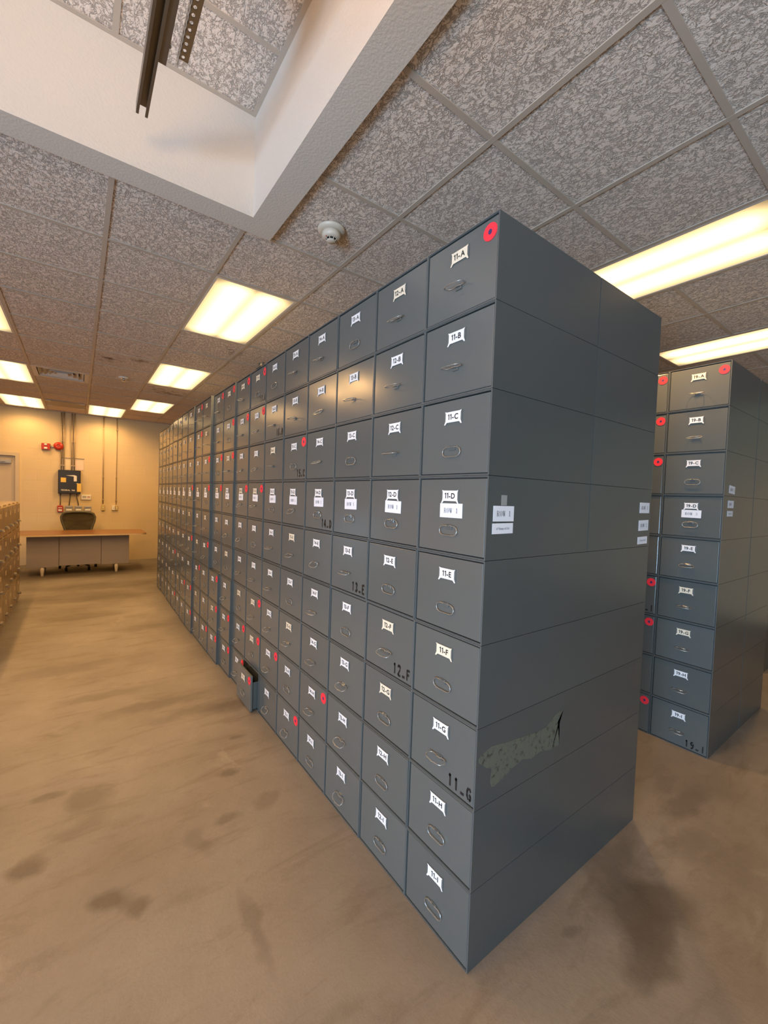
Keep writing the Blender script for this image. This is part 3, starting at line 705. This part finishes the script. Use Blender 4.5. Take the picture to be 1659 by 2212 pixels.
def file_box(loc, num, let, label, group, casing, rz=0, sticker=False, cream=False, sten=None, row=None, hs=0, detail=2, slide=0.0, fronts=True):
    t = empty('file_box', loc, label, 'file box', group, rz)
    c = obj('casing', casing, BOX, t)
    if not fronts: return t
    off = (-slide, 0, 0)
    def part(n, me, mats=None):
        o = bpy.data.objects.new(n, me); COL.objects.link(o); o.parent = t; o.location = off; return o
    if sten:
        b = front_bm(); s = .0195
        put_strokes(b, sten, STEN, map_front(.122, .022, s, s*1.35, .0008), 1, wd=.36, pitch=1.45)
        me = mk(b); me.materials.append(FRONT); me.materials.append(INK); f = part('drawer_front', me)
        f['label'] = 'drawer front with black stencilled ' + sten
    else: part('drawer_front', FRN)
    if slide:
        b = B(); box(b, .0166, .30, .016, .020, .02, .21); box(b, .0166, .30, W-.020, W-.016, .02, .21); box(b, .0166, .30, .020, W-.020, .016, .020)
        o = obj('drawer_body', b, BOX, t); o.location = off
        c.data = c.data.copy()
    txt = '%d-%s' % (num, let)
    part('label_card', card_mesh(txt, cream))
    if detail > 1: part('card_holder', HOLD)
    h = part('pull_handle', HANG[hs])
    if detail > 1: part('handle_clip', CLIP)
    if sticker: part('round_sticker', STK)['label'] = 'red round sticker with dark blue centre'
    if row:
        o = obj('row_sign', sign_bm('ROW %d' % row, .160+random.uniform(-.002, .002), .152, .106, .049, .0108, rot=random.uniform(-.02, .02)), [PAPER, GREYINK], t)
        o['label'] = 'white paper sign reading ROW %d' % row
        if slide: o.location = off
    return t
LET = 'ABCDEFGHI'
for k in range(20):
    for r in range(9):
        num, let = 11+k, LET[r]
        z = H*(8-r)
        jit = random.uniform(-.0025, .0025) if k > 0 else 0
        x = -prot(k, r) + jit
        if k < 7: lb = 'grey-green steel file box with card %d-%s on its front, row 1' % (num, let)
        else: lb = 'steel file box in row 1, %s column from the near end, %s from top' % (ORD[k], ORD[r])
        slide = 0.0
        if (num, let) == (17, 'I'): slide = .055; lb = 'bottom steel file box whose drawer is pulled slightly open, seventh column of row 1'
        if k == 0 and r >= 4: cas = CASL; lb = 'extra deep steel file box with card %d-%s at the end of row 1' % (num, let)
        else: cas = CAS1
        hs = AX[HST[num][r]] if num in HST else random.choice([0, 0, 1, 2, 3])
        bx = file_box((x, k*W, z), num, let, lb, 'file boxes of row 1', cas, 0, (num, let) in STICK, (num, let) in CREAMS or (k > 6 and random.random() < .15),
                 STENCIL.get((num, let)), 1 if let == 'D' else None, hs, 2 if k < 10 else 1, slide)
        if (num, let) == (11, 'D'): box11D = bx
        if (num, let) == (11, 'G'): box11G = bx
# row 2: only its end boxes (backs against row 1) show
for r in range(4):
    t = file_box((D1+D2, W, H*(8-r)), 0, 'X', 'dark steel file box at the right rear of the near stack, %s from top' % ORD[r], 'end boxes of row 2', CAS2, PI, fronts=False)
    if r == 3: box2D = t
    o = bpy.data.objects.new('drawer_front', FRN); COL.objects.link(o); o.parent = t
# end-face paper signs  (face normal -y)
class EndMap:
    def __init__(s, xc, zc, y, rot=0, flip=1): s.xc, s.zc, s.y, s.c, s.q, s.f = xc, zc, y, math.cos(rot), math.sin(rot), flip; s.n = Vector((0, -1*flip, 0))
    def __call__(s, u, v): return (s.xc + s.f*(u*s.c - v*s.q), s.y, s.zc + u*s.q + v*s.c)
zD = H*5
def side_sign(parent, txt, xc, zc, w_, h_, sc, serif, y, rot=0, flip=1, lab=None):
    o = obj('paper_sign', sign_bm(txt, 0, 0, w_, h_, sc, serif, 0, EndMap(xc, zc, y, rot, flip)), [PAPER, GREYINK], parent)
    o['label'] = 'white paper sign reading ' + txt
side_sign(box11D, 'ROW 1', .080, 1.500-zD, .104, .050, .0115, True, .0008, .0)
side_sign(box11D, '67 Empty of 216', .078, 1.452-zD, .104, .034, .0098, False, .0008, .01)
# row-2 end box is turned half round: local x = D1+D2 - X, local y = W - Y ; its visible end is at local y = W
XX = D1+D2
side_sign(box2D, 'ROW 1', XX-1.114, 1.532-zD, .100, .049, .0108, True, W-.0008, 0, -1)
side_sign(box2D, 'ROW 2', XX-1.112, 1.450-zD, .100, .049, .0108, True, W-.0008, .02, -1)
side_sign(box2D, '53 Empty of 216', XX-1.108, 1.380-zD, .098, .034, .0092, False, W-.0008, .02, -1)
b = B(); box(b, .066, .094, .0001, .0007, 1.527-zD, 1.56-zD); obj('tape', b, TAPE, box11D)
# adhesive residue on the side of 11-G
zG = H*2
rp = [(.010,.712),(.035,.722),(.072,.733),(.15,.722),(.239,.712),(.33,.702),(.39,.704),(.42,.722),(.444,.733),(.470,.738),(.500,.741),(.492,.728),(.474,.714),(.462,.702),(.472,.675),(.478,.640),(.480,.607),(.43,.603),(.349,.620),(.30,.612),(.245,.629),(.19,.617),(.14,.600),(.094,.590),(.080,.592),(.074,.612),(.077,.655),(.05,.668),(.033,.682),(.012,.697)]
b = B(); prism(b, [(x, z-zG) for x, z in rp], 'y', .0001, .0007)
bmesh.ops.triangulate(b, faces=b.faces[:])
obj('glue_residue', b, RUST, box11G)

# rows 3 and 4 beyond the second aisle
X3, Y3 = 2.10, -.036
S3 = {(0,'A')} | {(1, c) for c in 'ABCFGI'}
for k in range(3):
    for r in range(9):
        let = LET[r]
        lb = ['grey-green steel file box with card 19-%s on its front, right-hand stack' % let,
              'steel file box left of the 19-%s box, partly hidden by the near stack' % let,
              'steel file box two columns beyond the 19-%s box, behind the near stack' % let][k]
        sten = '19-I' if (k, let) in ((0, 'I'), (1, 'F')) else None
        hs = AX['DCAACDDDD'[r]] if k == 0 else random.choice([0, 1, 2])
        t = file_box((X3 + random.uniform(-.003, .003), Y3+k*(W-.003)+.004*k, H*(8-r)), 19+k, let, lb, 'file boxes of row 3', CAS1, 0, (k, let) in S3, (k == 0 and let in 'AFG'), sten, 3 if let == 'D' else None, hs, 2)
        if k == 0 and let == 'D': b3D = t
        if k == 0 and let == 'C': b3C = t
side_sign(b3C, 'ROW 3', .145, 1.660-H*6, .11, .048, .0115, True, .0008, -.05)
side_sign(b3D, 'ROW 4', .135, 1.570-zD, .11, .046, .0115, True, .0008, 0)
side_sign(b3D, '41 Empty of 216', .130, 1.512-zD, .105, .034, .0098, False, .0008, 0)
for r in range(9):
    t = file_box((X3+D1+D2+.006, Y3+W, H*(8-r)), 0, 'X', 'steel file box behind the 19-%s box, showing only its side' % LET[r], 'end boxes of row 4', CAS2, PI, fronts=False)
    o = bpy.data.objects.new('drawer_front', FRN); COL.objects.link(o); o.parent = t
for r in range(9):
    file_box((4.21, .145-.0, H*(8-r)), 27, LET[r], 'steel file box in the stack at the far right edge, %s from top' % ORD[r], 'file boxes of row 5', CAS1, 0, False, False, None, 5 if LET[r] == 'D' else None, random.choice([0, 1, 2]), 1)

# little bracket left on top of the row
t = empty('metal_bracket', (-.01+.03, 2.12, H*9), 'small dark metal bracket lying on top of the row above column seventeen', 'bracket')
b = B(); box(b, -.03, .03, -.05, .05, .0005, .004); obj('base_plate', b, STEEL, t)
b = B(); box(b, -.012, .004, .030, .048, .0041, .048); box(b, -.012, .004, -.048, -.036, .0041, .034); obj('post', b, DSTEEL, t)
b = B(); tube(b, [(-.004, .03, .012), (-.004, 0, .024), (-.004, -.036, .016)], .007, 8); obj('roller', b, STEEL, t)

# ================================================================== TAN FILING CABINETS ON THE LEFT
def cabinet(y0, n):
    t = empty('filing_cabinet', (-1.66, y0, 0), 'tan glossy four-drawer filing cabinet at the left edge, %s from the desk end' % ORD[n], 'filing cabinet', 'tan filing cabinets at the left edge')
    w_ = .376; dp = .66; hh = 1.315
    b = B(); bbox(b, -dp, -.018, .001, w_, .03, hh, .004); box(b, -dp+.02, -.03, .01, w_-.01, 0, .0295); obj('cabinet_body', b, TAN, t)
    b = B(); bbox(b, -.0178, -.001, .001, .011, .03, hh, .001, 1); bbox(b, -.0178, -.001, w_-.010, w_, .03, hh, .001, 1); obj('edge_trim', b, TANLIGHT, t)
    for d in range(4):
        z0 = .045+d*.315
        b = B(); bbox(b, -.0175, .002, .014, w_-.013, z0, z0+.305, .004); f = obj('drawer', b, TAN, t)
        zc = z0+.085 if d % 2 == 0 else z0+.080
        b = B()
        # cup pull
        prof = [(.0022, 0), (.030, -.004), (.034, -.010), (.020, .012), (.0022, .016)]
        prism(b, [(x_, zc+q) for x_, q in prof], 'y', w_/2-.05, w_/2+.05); obj('pull', b, STEEL, f)
        b = B(); bbox(b, .0021, .005, w_/2-.035, w_/2+.035, z0+.20, z0+.245, .001, 1); obj('label_frame', b, TANLIGHT, f)
    return t
for n_ in range(7): cabinet(6.08-.38*n_, n_)

# ================================================================== DESK + CHAIR
t = empty('office_desk', (-1.0, 8.45, 0), 'long grey metal desk with brown laminate top against the back of the room', 'desk')
b = B()
def rrect(x0, x1, y0, y1, r, n_=6):
    P = []
    for cx_, cy_, a0 in ((x1-r, y1-r, 0), (x0+r, y1-r, PI/2), (x0+r, y0+r, PI), (x1-r, y0+r, 3*PI/2)):
        for q in range(n_+1): a = a0+q*PI/2/n_; P.append((cx_+r*math.cos(a), cy_+r*math.sin(a)))
    return P
prism(b, rrect(-1.0, 1.0, -.44, .44, .10), 'z', .694, .722); obj('desktop', b, WOOD, t)
b = B(); P = rrect(-1.004, 1.004, -.444, .444, .10); Q = rrect(-.998, .998, -.438, .438, .10)
for k in range(len(P)):
    a, c = P[k], P[(k+1)%len(P)]; d, e = Q[k], Q[(k+1)%len(P)]
    V = [b.verts.new((*a, .690)), b.verts.new((*c, .690)), b.verts.new((*c, .718)), b.verts.new((*a, .718)), b.verts.new((*d, .690)), b.verts.new((*e, .690)), b.verts.new((*e, .718)), b.verts.new((*d, .718))]
    for f in ((0,1,2,3),(4,7,6,5),(0,4,5,1),(3,2,6,7)): b.faces.new([V[i] for i in f])
obj('edge_band', b, TANLIGHT, t)
fy = -.27
for x0, x1 in ((-.725, -.299), (.309, .735)):
    b = B(); bbox(b, x0, x1, fy, .40, .150, .689, .004); o = obj('pedestal', b, DESKGREY, t)
    for q in range(3):
        b = B(); bbox(b, x0+.02, x1-.02, .4002, .415, .165+q*.17, .165+q*.17+.16, .003, 1); d = obj('drawer', b, DESKGREY, o)
        b = B(); tube(b, [((x0+x1)/2-.06, .4152, .25+q*.17), ((x0+x1)/2-.05, .44, .25+q*.17), ((x0+x1)/2+.05, .44, .25+q*.17), ((x0+x1)/2+.06, .4152, .25+q*.17)], .005); obj('pull', b, STEEL, d)
b = B(); bbox(b, -.293, .303, fy+.006, fy+.026, .165, .689, .003, 1); obj('modesty_panel', b, DESKGREY, t)
for x_, y_ in ((-.52, -.235), (.54, -.235), (-.52, .34), (.54, .34)):
    b = B(); lathe(b, [(.030, .1498), (.030, .10), (.020, .004), (.018, 0)], (x_, y_, 0), seg=20); obj('leg', b, LEGW, t)

t = empty('desk_chair', (-1.03, 9.12, 0), 'olive mesh-back swivel chair tucked behind the desk', 'chair')
def backshape(s=1.0):
    P = []
    for u, v in ((-.20, .0), (-.225, .10), (-.262, .22), (-.272, .30), (-.245, .365), (-.19, .388), (-.10, .400), (0, .403), (.10, .400), (.19, .388), (.245, .365), (.272, .30), (.262, .22), (.225, .10), (.20, 0), (.10, -.02), (0, -.025), (-.10, -.02)):
        P.append((u*s, .19+(v-.19)*s))
    return P
Z0 = .655
b = B(); tube(b, [(u, -.02*math.cos(u*6)+.02 + .05*(v-.2), Z0+v) for u, v in backshape(.97)], .021, 10, closed=True); obj('back_frame', b, CHAIRF, t)
b = B(); ps = backshape(.93); c0 = b.verts.new((0, .035, Z0+.19)); V = [b.verts.new((u, .012 + .05*(v-.2), Z0+v)) for u, v in ps]
for k in range(len(V)): b.faces.new((c0, V[k], V[(k+1)%len(V)])).smooth = True
bmesh.ops.solidify(b, geom=b.faces[:], thickness=.006); obj('back_mesh', b, MESHB, t)
b = B(); prism(b, rrect(-.25, .25, -.50, -.03, .10), 'z', .44, .475); obj('seat', b, MESHB, t)
b = B(); tube(b, [(0, .03, Z0+.02), (0, .05, .50), (0, -.10, .43), (0, -.26, .42)], .02); obj('back_support', b, CHAIRF, t)
b = B(); tube(b, [(0, -.26, .44), (0, -.26, .10)], .026, 12); obj('gas_column', b, BLACKP, t)
for k in range(5):
    a = 2*PI*k/5+.3; c_, s_ = math.cos(a), math.sin(a)
    b = B(); tube(b, [(0.02*c_, -.26+.02*s_, .11), (.16*c_, -.26+.16*s_, .10), (.29*c_, -.26+.29*s_, .075)], .017); o = obj('base_arm', b, CHAIRF, t)
    b = B(); lathe(b, [(.028, -.02), (.03, -.01), (.03, .01), (.028, .02)], (.29*c_, -.26+.29*s_, .030), axis='x', seg=14); obj('caster', b, BLACKP, o)
for s in (-1, 1):
    b = B(); tube(b, [(s*.24, -.1, .46), (s*.30, -.08, .54), (s*.30, -.08, .655)], .013); bbox(b, s*.30-.04, s*.30+.04, -.22, .0, .656, .68, .008); obj('armrest', b, CHAIRF, t)

# ================================================================== BACK-WALL EQUIPMENT  (wall face y = 9.6)
WY = YF
def wbox(bm, x0, x1, z0, z1, d, d0=0.0, bev=.004, mi=0): bbox(bm, x0, x1, WY-d, WY-d0-.0005, z0, z1, bev, 2, mi)
t = empty('fire_alarm_strobe', (-1.55, WY, 2.29), 'red rectangular fire alarm strobe on the back wall, left of the bell', 'fire alarm')
def rel(b, t): 
    bmesh.ops.translate(b, verts=b.verts, vec=-Vector(t.location)); return b
b = B(); wbox(b, -1.615, -1.485, 2.232, 2.354, .05); obj('housing', rel(b, t), ALARM, t)
b = B(); bbox(b, -1.572, -1.530, WY-.072, WY-.0502, 2.315, 2.345, .006); bbox(b, -1.575, -1.525, WY-.075, WY-.0502, 2.243, 2.278, .008); obj('strobe_lens', rel(b, t), WHITEPLASTIC, t)
t = empty('alarm_bell', (-1.355, WY, 2.317), 'round red alarm bell on the back wall beside the conduits', 'alarm bell')
b = B(); lathe(b, [(.026, -.001), (.026, -.03)], (-.03, 0, 0), axis='y', seg=20); box(b, -.14, -.05, -.02, -.002, -.035, -.02); obj('mounting_base', b, DSTEEL, t)
b = B(); lathe(b, [(.078, -.036), (.078, -.048), (.070, -.062), (.045, -.075), (.024, -.078), (.022, -.074), (.004, -.074)], (0, 0, 0), axis='y', seg=40); obj('gong', b, ALARM, t)
b = B(); lathe(b, [(.009, -.0745), (.009, -.084), (.003, -.086)], (0, 0, 0), axis='y', seg=12); obj('centre_nut', b, STEEL, t)
CON = [(-1.312, 2.985, 1.86, 'leftmost thin conduit rising above the black wall panel'), (-1.272, 2.985, 1.86, 'second thin conduit from the left above the black wall panel'),
       (-1.146, 2.985, 1.86, 'third thin conduit from the left above the black wall panel'), (-1.103, 2.985, 1.86, 'fourth thin conduit from the left above the black wall panel'),
       (-.622, 2.985, 1.20, 'thin conduit running from the ceiling down to the yellowed switch box'), (-.392, 2.985, 1.19, 'rightmost thin conduit running down to the small outlet box')]
for x_, z1, z0, lb in CON:
    t = empty('conduit_pipe', (x_, WY, z0), lb, 'conduit', 'conduits on the back wall')
    b = B(); tube(b, [(0, -.022, 0), (0, -.022, z1-z0)], .0105 if x_ < -.5 else .007, 10); obj('pipe', b, CONDUIT, t)
    b = B()
    for zz in (z0+.08, z0+.55, z1-.25):
        box(b, -.016, .016, -.0345, -.0005, zz-z0, zz-z0+.018)
    obj('strap', b, CONDUIT, t)
t = empty('control_panel', (-1.178, WY, 1.392), 'black electrical control panel box on the back wall above the chair', 'control panel')
b = B(); wbox(b, -1.356, -1.000, 1.392, 1.854, .11); obj('enclosure', rel(b, t), BLACKP, t)
b = B(); bbox(b, -1.346, -1.010, WY-.118, WY-.1105, 1.402, 1.838, .003); o = obj('cover', rel(b, t), plain('panel_cover', (.025, .025, .032), .35), t)
b = B(); put_text(b, text_geo('FEDERAL', .02), lambda x, y: (-1.238+x*.036-t.location.x, -.1192, 1.448+y*.040-t.location.z), 0)
put_text(b, text_geo('700', .02), lambda x, y: (-1.118+x*.036-t.location.x, -.1192, 1.446+y*.040-t.location.z), 0); obj('lettering', b, WHITEPLASTIC, o)
b = B(); bbox(b, -1.315, -1.232, WY-.1215, WY-.1185, 1.615, 1.705, .001, 1); obj('yellow_label', rel(b, t), YELLOW, t)
b = B(); bbox(b, -1.058, -.990, WY-.1225, WY-.1185, 1.435, 1.60, .001, 1); obj('yellow_note', rel(b, t), YELLOW, t)
b = B(); prism(b, [(-1.235, 1.752), (-1.11, 1.735), (-1.11, 1.64), (-1.062, 1.64), (-1.062, 1.748), (-1.10, 1.762)], 'y', WY-.1205, WY-.1187); prism(b, [(-1.075, 1.60), (-1.02, 1.575), (-1.02, 1.595), (-1.05, 1.605)], 'y', WY-.1205, WY-.1187); obj('white_label', rel(b, t), WHITEPLASTIC, t)
t = empty('framed_notice', (-1.128, WY, 1.882), 'clear-framed paper notices behind the conduits above the black panel', 'notice')
b = B(); wbox(b, -1.316, -.942, 1.862, 2.103, .004, bev=.001); obj('backing', rel(b, t), plain('clear_sheet', (.66, .54, .38), .2), t)
b = B(); bbox(b, -1.316, -.942, WY-.010, WY-.0042, 2.092, 2.103, .001, 1); obj('top_rail', rel(b, t), DSTEEL, t)
for x0, x1, m_ in ((-1.245, -1.155, plain('manila_paper', (.78, .64, .42), .6)), (-1.09, -.955, plain('pink_paper', (.80, .62, .50), .6))):
    b = B(); bbox(b, x0, x1, WY-.0062, WY-.0043, 1.872, 2.06, .0004, 1); obj('paper_sheet', rel(b, t), m_, t)
t = empty('flex_cable', (-1.18, WY, 1.16), 'three cables hanging below the black control panel', 'cable')
for q, (xa, xb) in enumerate(((-1.32, -1.322), (-1.165, -1.183), (-1.06, -1.03))):
    b = B(); tube(b, [(xa, WY-.02, 1.3915), (xa-.003, WY-.016, 1.33), ((xa+xb)/2, WY-.014, 1.25), (xb, WY-.014, 1.158)], .008, 8); obj('cable', rel(b, t), DSTEEL, t)
t = empty('wall_timer', (-.906, WY, 1.274), 'white rounded thermostat box on the wall right of the black panel', 'thermostat')
b = B(); wbox(b, -.991, -.821, 1.274, 1.378, .03, bev=.010); obj('housing', rel(b, t), WHITEPLASTIC, t)
b = B(); bbox(b, -.965, -.905, WY-.032, WY-.0302, 1.315, 1.352, .001, 1); obj('display', rel(b, t), plain('lcd', (.42, .42, .38), .3), t)
b = B(); bbox(b, -.885, -.840, WY-.032, WY-.0302, 1.315, 1.352, .001, 1); obj('key_pad', rel(b, t), plain('key_rose', (.55, .36, .30), .4), t)
SWB = [(-1.367, -1.279, 1.024, 1.152, ALARM, 'red fire pull station box under the black panel', 'pull station'),
       (-1.243, -1.124, 1.034, 1.150, GREYBOX, 'grey metal switch box second from the left above the chair', 'switch box'),
       (-1.088, -.973, 1.036, 1.150, GREYBOX, 'grey metal switch box third from the left above the chair', 'switch box'),
       (-.936, -.819, 1.037, 1.147, GREYBOX, 'grey metal switch box fourth from the left, right above the chair', 'switch box')]
for x0, x1, z0, z1, m_, lb, ct in SWB:
    t = empty('pull_station' if m_ is ALARM else 'switch_box', ((x0+x1)/2, WY, z0), lb, ct)
    b = B(); wbox(b, x0, x1, z0, z1, .05, bev=.008); obj('housing', rel(b, t), m_, t)
    b = B(); bbox(b, x0+.014, x1-.014, WY-.056, WY-.0502, z0+.018, z0+.055, .003); obj('front_plate', rel(b, t), WHITEPLASTIC, t)
    b = B(); bbox(b, x0+.014, x1-.014, WY-.060, WY-.0502, z0+.078, z0+.092, .003); obj('lever', rel(b, t), STEEL if m_ is not ALARM else WHITEPLASTIC, t)
for x0, x1, z0, z1, lb in ((-.648, -.588, 1.062, 1.180, 'yellowed light switch box at the foot of the left single conduit'), (-.47, -.41, 1.07, 1.165, 'clear-covered outlet box beside the right single conduit'), (-.402, -.362, 1.07, 1.165, 'small tan outlet box at the foot of the right single conduit')):
    t = empty('outlet_box', ((x0+x1)/2, WY, z0), lb, 'outlet box')
    m_ = WHITEPLASTIC if x0 == -.47 else plain('aged_plastic', (.58, .46, .20), .4)
    b = B(); wbox(b, x0, x1, z0, z1, .045, bev=.005); obj('housing', rel(b, t), m_, t)
    b = B(); bbox(b, (x0+x1)/2-.007, (x0+x1)/2+.007, WY-.054, WY-.0452, (z0+z1)/2-.014, (z0+z1)/2+.014, .002, 1); obj('toggle', rel(b, t), WHITEPLASTIC, t)
